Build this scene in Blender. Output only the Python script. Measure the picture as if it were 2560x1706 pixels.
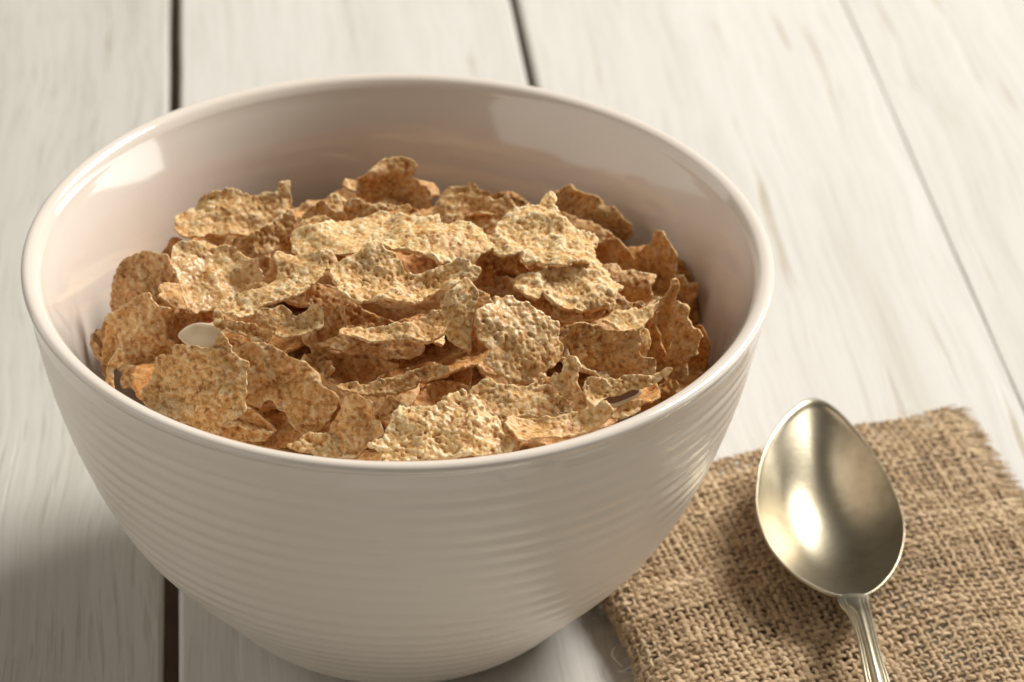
import bpy, math, random
import numpy as np
from mathutils import Matrix, Vector
from mathutils.geometry import delaunay_2d_cdt

for o in list(bpy.data.objects):
    bpy.data.objects.remove(o)
scene = bpy.context.scene
COL = scene.collection
CM = 0.01                       # everything is worked out in centimetres, built in metres
RNG = np.random.default_rng(7)

# ------------------------------------------------------------------ camera
CAM = np.array([1.357, -50.138, 39.976])
PITCH, YAW, ROLL = 0.584, 0.022, 0.031
FPX = 6884.157                  # focal length in pixels of a 2560 px wide picture
cp, sp = math.cos(PITCH), math.sin(PITCH)
FWD = np.array([math.sin(YAW) * cp, math.cos(YAW) * cp, -sp])
_r = np.array([math.cos(YAW), -math.sin(YAW), 0.0])
_u = np.cross(_r, FWD)
RIGHT = math.cos(ROLL) * _r + math.sin(ROLL) * _u
UP = -math.sin(ROLL) * _r + math.cos(ROLL) * _u
cam_data = bpy.data.cameras.new('camera')
cam = bpy.data.objects.new('camera', cam_data)
COL.objects.link(cam)
M = Matrix.Identity(4)
for i in range(3):
    M[i][0], M[i][1], M[i][2], M[i][3] = RIGHT[i], UP[i], -FWD[i], CAM[i] * CM
cam.matrix_world = M
cam_data.sensor_width = 36.0
cam_data.lens = 36.0 * FPX / 2560.0
cam_data.clip_start = 0.02
cam_data.clip_end = 50.0
cam_data.dof.use_dof = True
cam_data.dof.focus_distance = 0.553
cam_data.dof.aperture_fstop = 20.0
scene.camera = cam

# ------------------------------------------------------------------ world, lamps, exposure
world = bpy.data.worlds.new('World')
scene.world = world
world.use_nodes = True
wb = world.node_tree.nodes['Background']
wb.inputs['Color'].default_value = (1.0, 0.93, 0.82, 1)
wb.inputs['Strength'].default_value = 0.12


def area_light(name, loc, target, sx, sy, power, color):
    d = bpy.data.lights.new(name, 'AREA')
    d.shape = 'RECTANGLE'
    d.size, d.size_y = sx * CM, sy * CM
    d.energy = power
    d.color = color
    o = bpy.data.objects.new(name, d)
    COL.objects.link(o)
    o.location = Vector(loc) * CM
    o.rotation_euler = (Vector(target) - Vector(loc)).to_track_quat('-Z', 'Y').to_euler()
    return o


def polar(az, el, d):
    a, e = math.radians(az), math.radians(el)
    return (d * math.cos(a) * math.cos(e), d * math.sin(a) * math.cos(e), 6 + d * math.sin(e))


area_light('key_lamp', polar(43, 42, 210), (2, 3, 6), 80, 80, 71.0, (1.0, 0.975, 0.925))
area_light('window_panel', polar(21, 8.5, 190), (0, 0, 7), 168, 42, 9.5, (1.0, 0.975, 0.93))
area_light('bounce_card', polar(191, 23, 150), (-2, 0, 5), 300, 100, 11.0, (1.0, 0.955, 0.875))
scene.view_settings.view_transform = 'Standard'
scene.view_settings.look = 'None'
scene.view_settings.gamma = 1.0
scene.view_settings.exposure = 0.0
scene.cycles.max_bounces = 8


# ------------------------------------------------------------------ helpers
def rays(px):
    px = np.atleast_2d(np.asarray(px, float))
    d = FWD + np.outer((px[:, 0] - 1280) / FPX, RIGHT) - np.outer((px[:, 1] - 853) / FPX, UP)
    return d / np.linalg.norm(d, axis=1)[:, None]


def on_z(px, z):
    d = rays(px)
    return CAM + ((z - CAM[2]) / d[:, 2])[:, None] * d


def on_plane(px, p0, n):
    d = rays(px)
    return CAM + (((p0 - CAM) @ n) / (d @ n))[:, None] * d


def tag(o, label=None, cat=None, group=None, kind=None):
    for k, v in (('label', label), ('category', cat), ('group', group), ('kind', kind)):
        if v:
            o[k] = v
    return o


def empty(name, loc=(0, 0, 0)):
    o = bpy.data.objects.new(name, None)
    o.empty_display_size = 0.02
    COL.objects.link(o)
    o.location = Vector(loc) * CM
    return o


def place(o, m):
    """put o at world matrix m, whatever its parent"""
    if o.parent:
        o.matrix_basis = o.parent.matrix_basis.inverted() @ m
    else:
        o.matrix_basis = m


def mesh_obj(name, V, F, mat, parent=None, smooth=True, attrs=None, matrix=None):
    me = bpy.data.meshes.new(name)
    V = np.asarray(V, float) * CM
    if isinstance(F, np.ndarray):
        k = F.shape[1]
        me.vertices.add(len(V))
        me.vertices.foreach_set('co', V.ravel())
        me.loops.add(F.size)
        me.loops.foreach_set('vertex_index', F.ravel().astype(np.int32))
        me.polygons.add(len(F))
        me.polygons.foreach_set('loop_start', np.arange(len(F), dtype=np.int32) * k)
        me.polygons.foreach_set('loop_total', np.full(len(F), k, np.int32))
        me.update(calc_edges=True)
        me.validate()
    else:
        me.from_pydata(V.tolist(), [], F)
    if attrs:
        for an, av in attrs.items():
            a = me.attributes.new(an, 'FLOAT', 'POINT')
            a.data.foreach_set('value', np.asarray(av, np.float32))
    me.polygons.foreach_set('use_smooth', [smooth] * len(me.polygons))
    me.materials.append(mat)
    o = bpy.data.objects.new(name, me)
    COL.objects.link(o)
    if parent:
        o.parent = parent
    if matrix is not None:
        place(o, matrix)
    return o


def _hash(ix, iy, seed):
    h = (ix.astype(np.int64) * 374761393 + iy.astype(np.int64) * 668265263 + seed * 2147483647) & 0xFFFFFFFF
    h = ((h ^ (h >> 13)) * 1274126177) & 0xFFFFFFFF
    h = h ^ (h >> 16)
    return (h & 0xFFFFFF) / float(0x1000000)


def vnoise(x, y, seed=0):
    """smooth value noise, -1..1"""
    ix, iy = np.floor(x), np.floor(y)
    fx, fy = x - ix, y - iy
    fx, fy = fx * fx * (3 - 2 * fx), fy * fy * (3 - 2 * fy)
    a, b = _hash(ix, iy, seed), _hash(ix + 1, iy, seed)
    c, d = _hash(ix, iy + 1, seed), _hash(ix + 1, iy + 1, seed)
    return 2 * ((a * (1 - fx) + b * fx) * (1 - fy) + (c * (1 - fx) + d * fx) * fy) - 1


def blisters(x, y, seed, rmin=0.35, rmax=0.75):
    """domes of random radius scattered one per cell, 0..1"""
    ix, iy = np.floor(x), np.floor(y)
    out = np.zeros_like(x)
    for dx in (-1, 0, 1):
        for dy in (-1, 0, 1):
            cx, cy = ix + dx, iy + dy
            px = cx + _hash(cx, cy, seed)
            py = cy + _hash(cx, cy, seed + 11)
            r = rmin + (rmax - rmin) * _hash(cx, cy, seed + 23)
            a = 0.35 + 0.65 * _hash(cx, cy, seed + 37)
            d2 = ((x - px) ** 2 + (y - py) ** 2) / (r * r)
            out = np.maximum(out, a * np.sqrt(np.clip(1 - d2, 0, 1)))
    return out


def spline_closed(P, step):
    """closed Catmull-Rom through P, resampled evenly"""
    P = np.asarray(P, float)
    n = len(P)
    out = []
    t = np.linspace(0, 1, 12, endpoint=False)[:, None]
    for i in range(n):
        p0, p1, p2, p3 = P[i - 1], P[i], P[(i + 1) % n], P[(i + 2) % n]
        out.append(0.5 * (2 * p1 + (p2 - p0) * t + (2 * p0 - 5 * p1 + 4 * p2 - p3) * t ** 2 + (3 * p1 - p0 - 3 * p2 + p3) * t ** 3))
    Q = np.concatenate(out)
    return resample(Q, step, True)


def resample(Q, step, closed):
    if closed:
        Q = np.vstack([Q, Q[:1]])
    s = np.concatenate([[0], np.cumsum(np.linalg.norm(np.diff(Q, axis=0), axis=1))])
    n = max(8, int(round(s[-1] / step)))
    u = np.linspace(0, s[-1], n, endpoint=not closed)
    return np.stack([np.interp(u, s, Q[:, k]) for k in range(Q.shape[1])], 1)


def inside(P, poly):
    x, y = P[:, 0], P[:, 1]
    r = np.zeros(len(P), bool)
    a = poly
    b = np.roll(poly, -1, axis=0)
    for (x1, y1), (x2, y2) in zip(a, b):
        if y1 != y2:
            c = ((y1 > y) != (y2 > y)) & (x < (x2 - x1) * (y - y1) / (y2 - y1) + x1)
            r ^= c
    return r


# ------------------------------------------------------------------ materials
def new_mat(name):
    m = bpy.data.materials.new(name)
    m.use_nodes = True
    nt = m.node_tree
    return m, nt, nt.nodes, nt.links, nt.nodes['Principled BSDF']


def node(nt, typ, **kw):
    n = nt.nodes.new(typ)
    for k, v in kw.items():
        if k in n.inputs:
            n.inputs[k].default_value = v
        else:
            setattr(n, k, v)
    return n


def ramp(nt, stops, fac=None):
    r = nt.nodes.new('ShaderNodeValToRGB')
    els = r.color_ramp.elements
    while len(els) < len(stops):
        els.new(0.5)
    for e, (p, c) in zip(els, stops):
        e.position = p
        e.color = (*c, 1) if len(c) == 3 else c
    if fac is not None:
        nt.links.new(fac, r.inputs['Fac'])
    return r


def mixc(nt, fac, a, b, blend='MIX'):
    n = nt.nodes.new('ShaderNodeMix')
    n.data_type = 'RGBA'
    n.blend_type = blend
    for idx, v in ((0, fac), (6, a), (7, b)):
        if hasattr(v, 'is_linked') or isinstance(v, bpy.types.NodeSocket):
            nt.links.new(v, n.inputs[idx])
        else:
            n.inputs[idx].default_value = v if idx == 0 else (*v, 1)
    return n.outputs[2]


def math_n(nt, op, a, b=None, clamp=False):
    n = nt.nodes.new('ShaderNodeMath')
    n.operation = op
    n.use_clamp = clamp
    for i, v in enumerate((a, b)):
        if v is None:
            continue
        if isinstance(v, bpy.types.NodeSocket):
            nt.links.new(v, n.inputs[i])
        else:
            n.inputs[i].default_value = v
    return n.outputs[0]


def wood_material():
    m, nt, N, L, bs = new_mat('limed_wood')
    tc = node(nt, 'ShaderNodeTexCoord')
    oi = node(nt, 'ShaderNodeObjectInfo')
    off = node(nt, 'ShaderNodeVectorMath', operation='SCALE')
    comb = node(nt, 'ShaderNodeCombineXYZ')
    for k in range(3):
        L.new(oi.outputs['Random'], comb.inputs[k])
    L.new(comb.outputs[0], off.inputs[0])
    off.inputs['Scale'].default_value = 7.3
    add = node(nt, 'ShaderNodeVectorMath', operation='ADD')
    L.new(tc.outputs['Object'], add.inputs[0])
    L.new(off.outputs[0], add.inputs[1])
    # slow sideways wander of the grain along the plank
    wn = node(nt, 'ShaderNodeTexNoise', Scale=9.0, Detail=2.0)
    L.new(add.outputs[0], wn.inputs['Vector'])
    wsub = node(nt, 'ShaderNodeVectorMath', operation='MULTIPLY_ADD')
    L.new(wn.outputs['Color'], wsub.inputs[0])
    wsub.inputs[1].default_value = (0.016, 0.0, 0.0)
    L.new(add.outputs[0], wsub.inputs[2])

    def grain(sx, sy, detail, rough=0.6):
        mp = node(nt, 'ShaderNodeMapping')
        L.new(wsub.outputs[0], mp.inputs['Vector'])
        mp.inputs['Scale'].default_value = (sx, sy, sx)
        n = node(nt, 'ShaderNodeTexNoise', Scale=1.0, Detail=detail, Roughness=rough)
        L.new(mp.outputs[0], n.inputs['Vector'])
        return n.outputs['Fac']
    broad = grain(55, 2.5, 3.0)
    fine = grain(620, 16, 5.0, 0.7)
    crack = grain(300, 9.0, 2.0, 0.5)
    pore = grain(850, 38, 2.0, 0.5)
    blot = node(nt, 'ShaderNodeTexNoise', Scale=22.0, Detail=3.0)
    L.new(add.outputs[0], blot.inputs['Vector'])
    c0 = ramp(nt, [(0.25, (0.56, 0.53, 0.47)), (0.50, (0.61, 0.585, 0.54)), (0.75, (0.645, 0.625, 0.58))], broad).outputs['Color']
    fr = ramp(nt, [(0.30, (0.74, 0.72, 0.69)), (0.52, (1, 1, 1))], fine).outputs['Color']
    c1 = mixc(nt, 0.55, c0, fr, 'MULTIPLY')
    cr = ramp(nt, [(0.30, (0, 0, 0)), (0.36, (1, 1, 1))], crack).outputs['Color']
    bl = ramp(nt, [(0.40, (0, 0, 0)), (0.62, (1, 1, 1))], blot.outputs['Fac']).outputs['Color']
    crm = mixc(nt, 1.0, cr, bl, 'ADD')
    c2 = mixc(nt, crm, (0.46, 0.40, 0.31), c1)
    po = ramp(nt, [(0.33, (1, 1, 1)), (0.42, (0, 0, 0))], pore).outputs['Color']
    gr = node(nt, 'ShaderNodeAttribute', attribute_type='OBJECT', attribute_name='greyness')
    pf = math_n(nt, 'MULTIPLY', po, math_n(nt, 'ADD', math_n(nt, 'MULTIPLY', gr.outputs['Fac'], 0.34), 0.05))
    c2 = mixc(nt, pf, c2, (0.34, 0.285, 0.215))
    c2 = mixc(nt, gr.outputs['Fac'], c2, mixc(nt, 1.0, c2, (0.80, 0.80, 0.77), 'MULTIPLY'))
    L.new(c2, bs.inputs['Base Color'])
    bs.inputs['Roughness'].default_value = 0.55
    bs.inputs['Specular IOR Level'].default_value = 0.35
    h = math_n(nt, 'ADD', math_n(nt, 'MULTIPLY', fine, 0.6), math_n(nt, 'MULTIPLY', crm, 0.7))
    h = math_n(nt, 'ADD', h, math_n(nt, 'MULTIPLY', broad, 0.8))
    h = math_n(nt, 'SUBTRACT', h, math_n(nt, 'MULTIPLY', pf, 1.0))
    b = node(nt, 'ShaderNodeBump', Strength=0.35, Distance=0.0005)
    L.new(h, b.inputs['Height'])
    L.new(b.outputs[0], bs.inputs['Normal'])
    return m


def plain_material(name, color, rough=0.8):
    m, nt, N, L, bs = new_mat(name)
    tc = node(nt, 'ShaderNodeTexCoord')
    n = node(nt, 'ShaderNodeTexNoise', Scale=60.0, Detail=4.0)
    L.new(tc.outputs['Object'], n.inputs['Vector'])
    r = ramp(nt, [(0.3, tuple(c * 0.75 for c in color)), (0.7, tuple(min(1, c * 1.2) for c in color))], n.outputs['Fac'])
    L.new(r.outputs['Color'], bs.inputs['Base Color'])
    bs.inputs['Roughness'].default_value = rough
    return m


def glaze_material(name, rough, coat):
    m, nt, N, L, bs = new_mat(name)
    tc = node(nt, 'ShaderNodeTexCoord')
    n = node(nt, 'ShaderNodeTexNoise', Scale=30.0, Detail=3.0)
    L.new(tc.outputs['Object'], n.inputs['Vector'])
    c0 = ramp(nt, [(0.35, (0.79, 0.705, 0.615)), (0.65, (0.82, 0.735, 0.645))], n.outputs['Fac']).outputs['Color']
    # a few tiny dark pinholes in the glaze
    v = node(nt, 'ShaderNodeTexVoronoi', Scale=70.0)
    L.new(tc.outputs['Object'], v.inputs['Vector'])
    sep = node(nt, 'ShaderNodeSeparateColor')
    L.new(v.outputs['Color'], sep.inputs[0])
    rare = math_n(nt, 'GREATER_THAN', sep.outputs[0], 0.955)
    near = math_n(nt, 'LESS_THAN', v.outputs['Distance'], 0.018)
    pin = math_n(nt, 'MULTIPLY', math_n(nt, 'MULTIPLY', rare, near), 0.75)
    c1 = mixc(nt, pin, c0, (0.08, 0.06, 0.05))
    L.new(c1, bs.inputs['Base Color'])
    bs.inputs['Roughness'].default_value = rough
    bs.inputs['IOR'].default_value = 1.55
    bs.inputs['Coat Weight'].default_value = coat
    bs.inputs['Coat Roughness'].default_value = 0.06
    nb = node(nt, 'ShaderNodeTexNoise', Scale=45.0, Detail=2.0)
    L.new(tc.outputs['Object'], nb.inputs['Vector'])
    b = node(nt, 'ShaderNodeBump', Strength=0.10, Distance=0.001)
    L.new(nb.outputs['Fac'], b.inputs['Height'])
    L.new(b.outputs[0], bs.inputs['Normal'])
    return m


def flake_material():
    m, nt, N, L, bs = new_mat('toasted_bran')
    tc = node(nt, 'ShaderNodeTexCoord')
    oi = node(nt, 'ShaderNodeObjectInfo')
    comb = node(nt, 'ShaderNodeCombineXYZ')
    for k in range(3):
        L.new(oi.outputs['Random'], comb.inputs[k])
    add = node(nt, 'ShaderNodeVectorMath', operation='MULTIPLY_ADD')
    L.new(comb.outputs[0], add.inputs[0])
    add.inputs[1].default_value = (0.9, 1.7, 0.6)
    L.new(tc.outputs['Object'], add.inputs[2])
    vec = add.outputs[0]
    hat = node(nt, 'ShaderNodeAttribute', attribute_name='relief')
    edg = node(nt, 'ShaderNodeAttribute', attribute_name='edge')
    tone = node(nt, 'ShaderNodeAttribute', attribute_type='OBJECT', attribute_name='toast_shade')

    def noise(scale, detail=3.0, rough=0.6):
        n = node(nt, 'ShaderNodeTexNoise', Scale=scale, Detail=detail, Roughness=rough)
        L.new(vec, n.inputs['Vector'])
        return n.outputs['Fac']
    n1 = noise(640, 5.0, 0.72)
    n2 = noise(150, 3.0)
    n3 = noise(1100, 3.0, 0.7)
    n4 = noise(55, 2.0)
    # crumb colour: browner in the hollows, cream on the blown-up starch
    f = math_n(nt, 'ADD', math_n(nt, 'MULTIPLY', hat.outputs['Fac'], 0.85), math_n(nt, 'MULTIPLY', math_n(nt, 'SUBTRACT', n1, 0.5), 1.2))
    f = math_n(nt, 'ADD', f, math_n(nt, 'MULTIPLY', math_n(nt, 'SUBTRACT', n2, 0.5), 0.7))
    f = math_n(nt, 'ADD', f, math_n(nt, 'MULTIPLY', edg.outputs['Fac'], 0.12))
    f = math_n(nt, 'ADD', f, 0.15)
    c0 = ramp(nt, [(0.00, (0.44, 0.170, 0.040)), (0.14, (0.70, 0.375, 0.110)), (0.34, (0.87, 0.575, 0.240)), (0.64, (0.97, 0.790, 0.475))], f).outputs['Color']
    # bran skin: rusty brown flecks of uneven size
    vd = node(nt, 'ShaderNodeVectorMath', operation='MULTIPLY_ADD')
    wn = node(nt, 'ShaderNodeTexNoise', Scale=700.0, Detail=2.0)
    L.new(vec, wn.inputs['Vector'])
    L.new(wn.outputs['Color'], vd.inputs[0])
    vd.inputs[1].default_value = (0.0012, 0.0012, 0.0012)
    L.new(vec, vd.inputs[2])
    vo = node(nt, 'ShaderNodeTexVoronoi', Scale=1250.0)
    L.new(vd.outputs[0], vo.inputs['Vector'])
    sc = node(nt, 'ShaderNodeSeparateColor')
    L.new(vo.outputs['Color'], sc.inputs[0])
    pick = math_n(nt, 'GREATER_THAN', math_n(nt, 'ADD', sc.outputs[0], math_n(nt, 'ADD', math_n(nt, 'MULTIPLY', math_n(nt, 'SUBTRACT', n2, 0.5), 1.3), math_n(nt, 'MULTIPLY', oi.outputs['Random'], 0.16))), 0.93)
    flk = math_n(nt, 'MULTIPLY', pick, math_n(nt, 'ADD', math_n(nt, 'MULTIPLY', sc.outputs[1], 0.5), 0.08))
    c1 = mixc(nt, flk, c0, (0.34, 0.120, 0.038))
    sp_ = ramp(nt, [(0.62, (0, 0, 0)), (0.70, (1, 1, 1))], n3).outputs['Color']
    c2 = mixc(nt, math_n(nt, 'MULTIPLY', sp_, 0.5), c1, (0.30, 0.13, 0.055))
    # each flake toasted more or less, with lit or shaded tone painted in
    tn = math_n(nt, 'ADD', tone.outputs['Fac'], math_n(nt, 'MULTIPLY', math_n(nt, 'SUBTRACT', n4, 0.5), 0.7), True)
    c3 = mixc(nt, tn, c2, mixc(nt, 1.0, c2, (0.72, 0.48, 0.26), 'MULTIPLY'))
    L.new(c3, bs.inputs['Base Color'])
    rr = ramp(nt, [(0.36, (0.32, 0.32, 0.32)), (0.50, (0.72, 0.72, 0.72))], n2).outputs['Color']
    L.new(rr, bs.inputs['Roughness'])
    gl = node(nt, 'ShaderNodeAttribute', attribute_type='OBJECT', attribute_name='sugar')
    L.new(math_n(nt, 'MULTIPLY', gl.outputs['Fac'], 0.38), bs.inputs['Coat Weight'])
    bs.inputs['Coat Roughness'].default_value = 0.24
    bs.inputs['Specular IOR Level'].default_value = 0.45
    h = math_n(nt, 'ADD', n1, math_n(nt, 'MULTIPLY', n3, 0.5))
    b = node(nt, 'ShaderNodeBump', Strength=0.85, Distance=0.0005)
    L.new(h, b.inputs['Height'])
    L.new(b.outputs[0], bs.inputs['Normal'])
    tr = node(nt, 'ShaderNodeBsdfTranslucent')
    tcol = mixc(nt, 1.0, c3, (1.0, 0.66, 0.28), 'MULTIPLY')
    L.new(tcol, tr.inputs['Color'])
    L.new(b.outputs[0], tr.inputs['Normal'])
    mx = node(nt, 'ShaderNodeMixShader')
    mx.inputs[0].default_value = 0.11
    L.new(bs.outputs[0], mx.inputs[1])
    L.new(tr.outputs[0], mx.inputs[2])
    L.new(mx.outputs[0], N['Material Output'].inputs['Surface'])
    return m


def almond_material():
    m, nt, N, L, bs = new_mat('almond_flesh')
    tc = node(nt, 'ShaderNodeTexCoord')
    n = node(nt, 'ShaderNodeTexNoise', Scale=160.0, Detail=3.0)
    L.new(tc.outputs['Object'], n.inputs['Vector'])
    r = ramp(nt, [(0.3, (0.60, 0.49, 0.33)), (0.7, (0.72, 0.61, 0.44))], n.outputs['Fac'])
    L.new(r.outputs['Color'], bs.inputs['Base Color'])
    bs.inputs['Roughness'].default_value = 0.45
    bs.inputs['Subsurface Weight'].default_value = 0.15
    bs.inputs['Subsurface Radius'].default_value = (0.002, 0.0015, 0.001)
    return m


def silver_material():
    m, nt, N, L, bs = new_mat('old_nickel_silver')
    tc = node(nt, 'ShaderNodeTexCoord')
    n = node(nt, 'ShaderNodeTexNoise', Scale=70.0, Detail=5.0, Roughness=0.6)
    L.new(tc.outputs['Object'], n.inputs['Vector'])
    c = ramp(nt, [(0.30, (0.27, 0.225, 0.155)), (0.50, (0.40, 0.35, 0.255)), (0.75, (0.47, 0.42, 0.315))], n.outputs['Fac'])
    n2 = node(nt, 'ShaderNodeTexNoise', Scale=900.0, Detail=3.0)
    L.new(tc.outputs['Object'], n2.inputs['Vector'])
    c2 = mixc(nt, ramp(nt, [(0.62, (0, 0, 0)), (0.75, (0.5, 0.5, 0.5))], n2.outputs['Fac']).outputs['Color'], c.outputs['Color'], (0.36, 0.30, 0.20))
    L.new(c2, bs.inputs['Base Color'])
    bs.inputs['Metallic'].default_value = 1.0
    rr = ramp(nt, [(0.3, (0.36, 0.36, 0.36)), (0.7, (0.27, 0.27, 0.27))], n.outputs['Fac'])
    L.new(rr.outputs['Color'], bs.inputs['Roughness'])
    b = node(nt, 'ShaderNodeBump', Strength=0.12, Distance=0.0002)
    L.new(n2.outputs['Fac'], b.inputs['Height'])
    L.new(b.outputs[0], bs.inputs['Normal'])
    return m


def jute_material():
    m, nt, N, L, bs = new_mat('jute_yarn')
    tc = node(nt, 'ShaderNodeTexCoord')
    n = node(nt, 'ShaderNodeTexNoise', Scale=900.0, Detail=4.0)
    L.new(tc.outputs['Object'], n.inputs['Vector'])
    n2 = node(nt, 'ShaderNodeTexNoise', Scale=130.0, Detail=2.0)
    L.new(tc.outputs['Object'], n2.inputs['Vector'])
    at = node(nt, 'ShaderNodeAttribute', attribute_name='shade')
    f = math_n(nt, 'ADD', math_n(nt, 'MULTIPLY', n.outputs['Fac'], 0.6), math_n(nt, 'MULTIPLY', n2.outputs['Fac'], 0.4))
    f = math_n(nt, 'ADD', f, at.outputs['Fac'])
    c = ramp(nt, [(0.25, (0.28, 0.175, 0.088)), (0.5, (0.52, 0.370, 0.215)), (0.8, (0.71, 0.555, 0.365))], f)
    L.new(c.outputs['Color'], bs.inputs['Base Color'])
    bs.inputs['Roughness'].default_value = 0.75
    bs.inputs['Specular IOR Level'].default_value = 0.25
    bs.inputs['Sheen Weight'].default_value = 0.15
    b = node(nt, 'ShaderNodeBump', Strength=0.9, Distance=0.0006)
    L.new(n.outputs['Fac'], b.inputs['Height'])
    L.new(b.outputs[0], bs.inputs['Normal'])
    return m


WOOD = wood_material()
BATTEN = plain_material('dark_batten_wood', (0.20, 0.135, 0.09))
GLAZE = glaze_material('cream_glaze', 0.10, 0.5)
SATIN = glaze_material('satin_cream_glaze', 0.34, 0.06)
BRAN = flake_material()
ALMOND = almond_material()
SKIN = plain_material('almond_skin', (0.20, 0.085, 0.035), 0.5)
SILVER = silver_material()
JUTE = jute_material()


# ------------------------------------------------------------------ table of planks
PSI = -0.094
PD = np.array([math.sin(PSI), math.cos(PSI), 0.0])     # along the planks
PX = np.array([math.cos(PSI), -math.sin(PSI), 0.0])    # across them
table = empty('plank_table')
tag(table, 'pale limed wooden table of wide planks with dark gaps under the bowl', 'table')


def plank(x0, x1, seed, el=0.11, er=0.11):
    """one board, edges eased, cut along the plank direction"""
    w = x1 - x0
    y0, y1, th = -30.0, 75.0, 0.7
    ny = 106
    prof = [(0, -th), (0, -el), (el * 0.3, -el * 0.3), (el, 0), (w * 0.33, 0.0), (w * 0.66, 0.0), (w - er, 0), (w - er * 0.3, -er * 0.3), (w, -er), (w, -th)]
    ys = np.linspace(y0, y1, ny)
    V, F = [], []
    k = len(prof)
    for j, y in enumerate(ys):
        for i, (a, z) in enumerate(prof):
            wob = 0.012 * vnoise(np.array([y * 0.35]), np.array([seed + (0 if i < 5 else 9.0)]), 3)[0] if i in (0, 1, 2, 3, 6, 7, 8, 9) else 0
            V.append((a - w / 2 + wob, y, z))
    for j in range(ny - 1):
        for i in range(k):
            a, b = j * k + i, j * k + (i + 1) % k
            F.append((a, b, b + k, a + k))
    F.append(tuple(range(k)))
    F.append(tuple(reversed(range((ny - 1) * k, ny * k))))
    o = mesh_obj('plank', V, F, WOOD, table, smooth=False)
    c = PX * (x0 + x1) / 2
    m = Matrix(((PX[0], PD[0], 0, c[0] * CM), (PX[1], PD[1], 0, c[1] * CM), (0, 0, 1, 0), (0, 0, 0, 1)))
    place(o, m)
    return o


for i, (a, b) in enumerate(((-26.8, -16.35), (-16.0, -5.398), (-5.048, 5.56), (5.834, 16.415), (16.44, 27.0), (27.3, 37.8))):
    plank(a, b, 3.1 * i, 0.05 if i == 4 else 0.11, 0.05 if i == 3 else 0.11)['greyness'] = (0.8, 0.75, 0.15, 0.0, 0.2, 0.5)[i]
V = []
for z in (-1.6, -0.7):
    for a, y in ((-27, -30), (38, -30), (38, 75), (-27, 75)):
        p = PX * a + PD * y
        V.append((p[0], p[1], z - 0.003))
mesh_obj('under_board', V, [(3, 2, 1, 0), (4, 5, 6, 7), (0, 1, 5, 4), (1, 2, 6, 5), (2, 3, 7, 6), (3, 0, 4, 7)], BATTEN, table, smooth=False)

# ------------------------------------------------------------------ bowl
H_RIM = 9.18
KZ = np.array([0.10, 0.36, 0.75, 1.469, 2.938, 5.049, 7.345, 8.55])
KR = np.array([3.50, 3.93, 4.34, 4.90, 6.05, 7.06, 7.68, 7.87])


def cubic(z, kz, kr):
    n = len(kz)
    h = np.diff(kz)
    A = np.zeros((n, n))
    b = np.zeros(n)
    A[0, 0] = A[-1, -1] = 1
    for i in range(1, n - 1):
        A[i, i - 1], A[i, i], A[i, i + 1] = h[i - 1], 2 * (h[i - 1] + h[i]), h[i]
        b[i] = 3 * ((kr[i + 1] - kr[i]) / h[i] - (kr[i] - kr[i - 1]) / h[i - 1])
    c = np.linalg.solve(A, b)
    bb = np.diff(kr) / h - h * (2 * c[:-1] + c[1:]) / 3
    dd = np.diff(c) / (3 * h)
    i = np.clip(np.searchsorted(kz, z) - 1, 0, n - 2)
    x = z - kz[i]
    return kr[i] + bb[i] * x + c[i] * x * x + dd[i] * x ** 3


IZ = np.array([0.7, 1.1, 1.9, 3.2, 5.0, 6.6, 7.7, 8.5, 8.95])
IR = np.array([0.0, 2.6, 4.35, 5.70, 6.48, 6.78, 7.05, 7.39, 7.62])


def r_in(z):
    return np.interp(z, IZ, IR)


def r_in_s(z):
    return cubic(z, IZ[1:], IR[1:])


def lathe(prof, seg, wobble=None):
    prof = np.asarray(prof, float)
    th = np.linspace(0, 2 * math.pi, seg, endpoint=False)
    n = len(prof)
    R = np.repeat(prof[:, 0][:, None], seg, 1)
    Z = np.repeat(prof[:, 1][:, None], seg, 1)
    if wobble is not None:
        R = R + wobble(Z, th[None, :])
    G = np.stack([R * np.cos(th), R * np.sin(th), Z], -1)
    i = np.arange(n - 1)[:, None] * seg
    j = np.arange(seg)[None, :]
    j2 = (j + 1) % seg
    F = np.stack([i + j, i + j2, i + seg + j2, i + seg + j], -1).reshape(-1, 4)
    return G, F


bowl = empty('cereal_bowl')
tag(bowl, 'cream glazed stoneware bowl with ribbed outside, heaped with bran flakes', 'bowl')


def ribs(Z, T):
    # thrown rings: slightly uneven in spacing and depth around the pot
    w = 0.30 * vnoise(Z * 0.8 + 0 * T, 2.0 + 1.1 * np.cos(T) + 0 * Z, 5) + 0.18 * vnoise(1.6 * np.cos(T) + 4 + 0 * Z, 1.6 * np.sin(T) + 0.35 * Z, 8)
    s = Z + 0.25 * w
    ph = 2 * math.pi * s / 0.40
    amp = 0.0115 * (0.75 + 0.55 * vnoise(Z * 1.6 + 0 * T, 3 + 1.2 * np.sin(T) + 0 * Z, 6))
    env = np.clip((8.55 - Z) / 0.35, 0, 1) * np.clip((Z - 0.55) / 0.35, 0, 1)
    wave = np.abs(np.cos(ph / 2)) * 2 - 1.1      # rounded ridges, narrow grooves
    return amp * env * (0.30 * wave + 0.70 * np.cos(ph))


def pspline(P, n):
    P = np.asarray(P, float)
    P = np.vstack([2 * P[0] - P[1], P, 2 * P[-1] - P[-2]])
    t = np.linspace(0, 1, n, endpoint=False)[:, None]
    out = []
    for i in range(1, len(P) - 2):
        p0, p1, p2, p3 = P[i - 1], P[i], P[i + 1], P[i + 2]
        out.append(0.5 * (2 * p1 + (p2 - p0) * t + (2 * p0 - 5 * p1 + 4 * p2 - p3) * t ** 2 + (3 * p1 - p0 - 3 * p2 + p3) * t ** 3))
    return np.vstack(out + [P[-2][None]])


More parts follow.
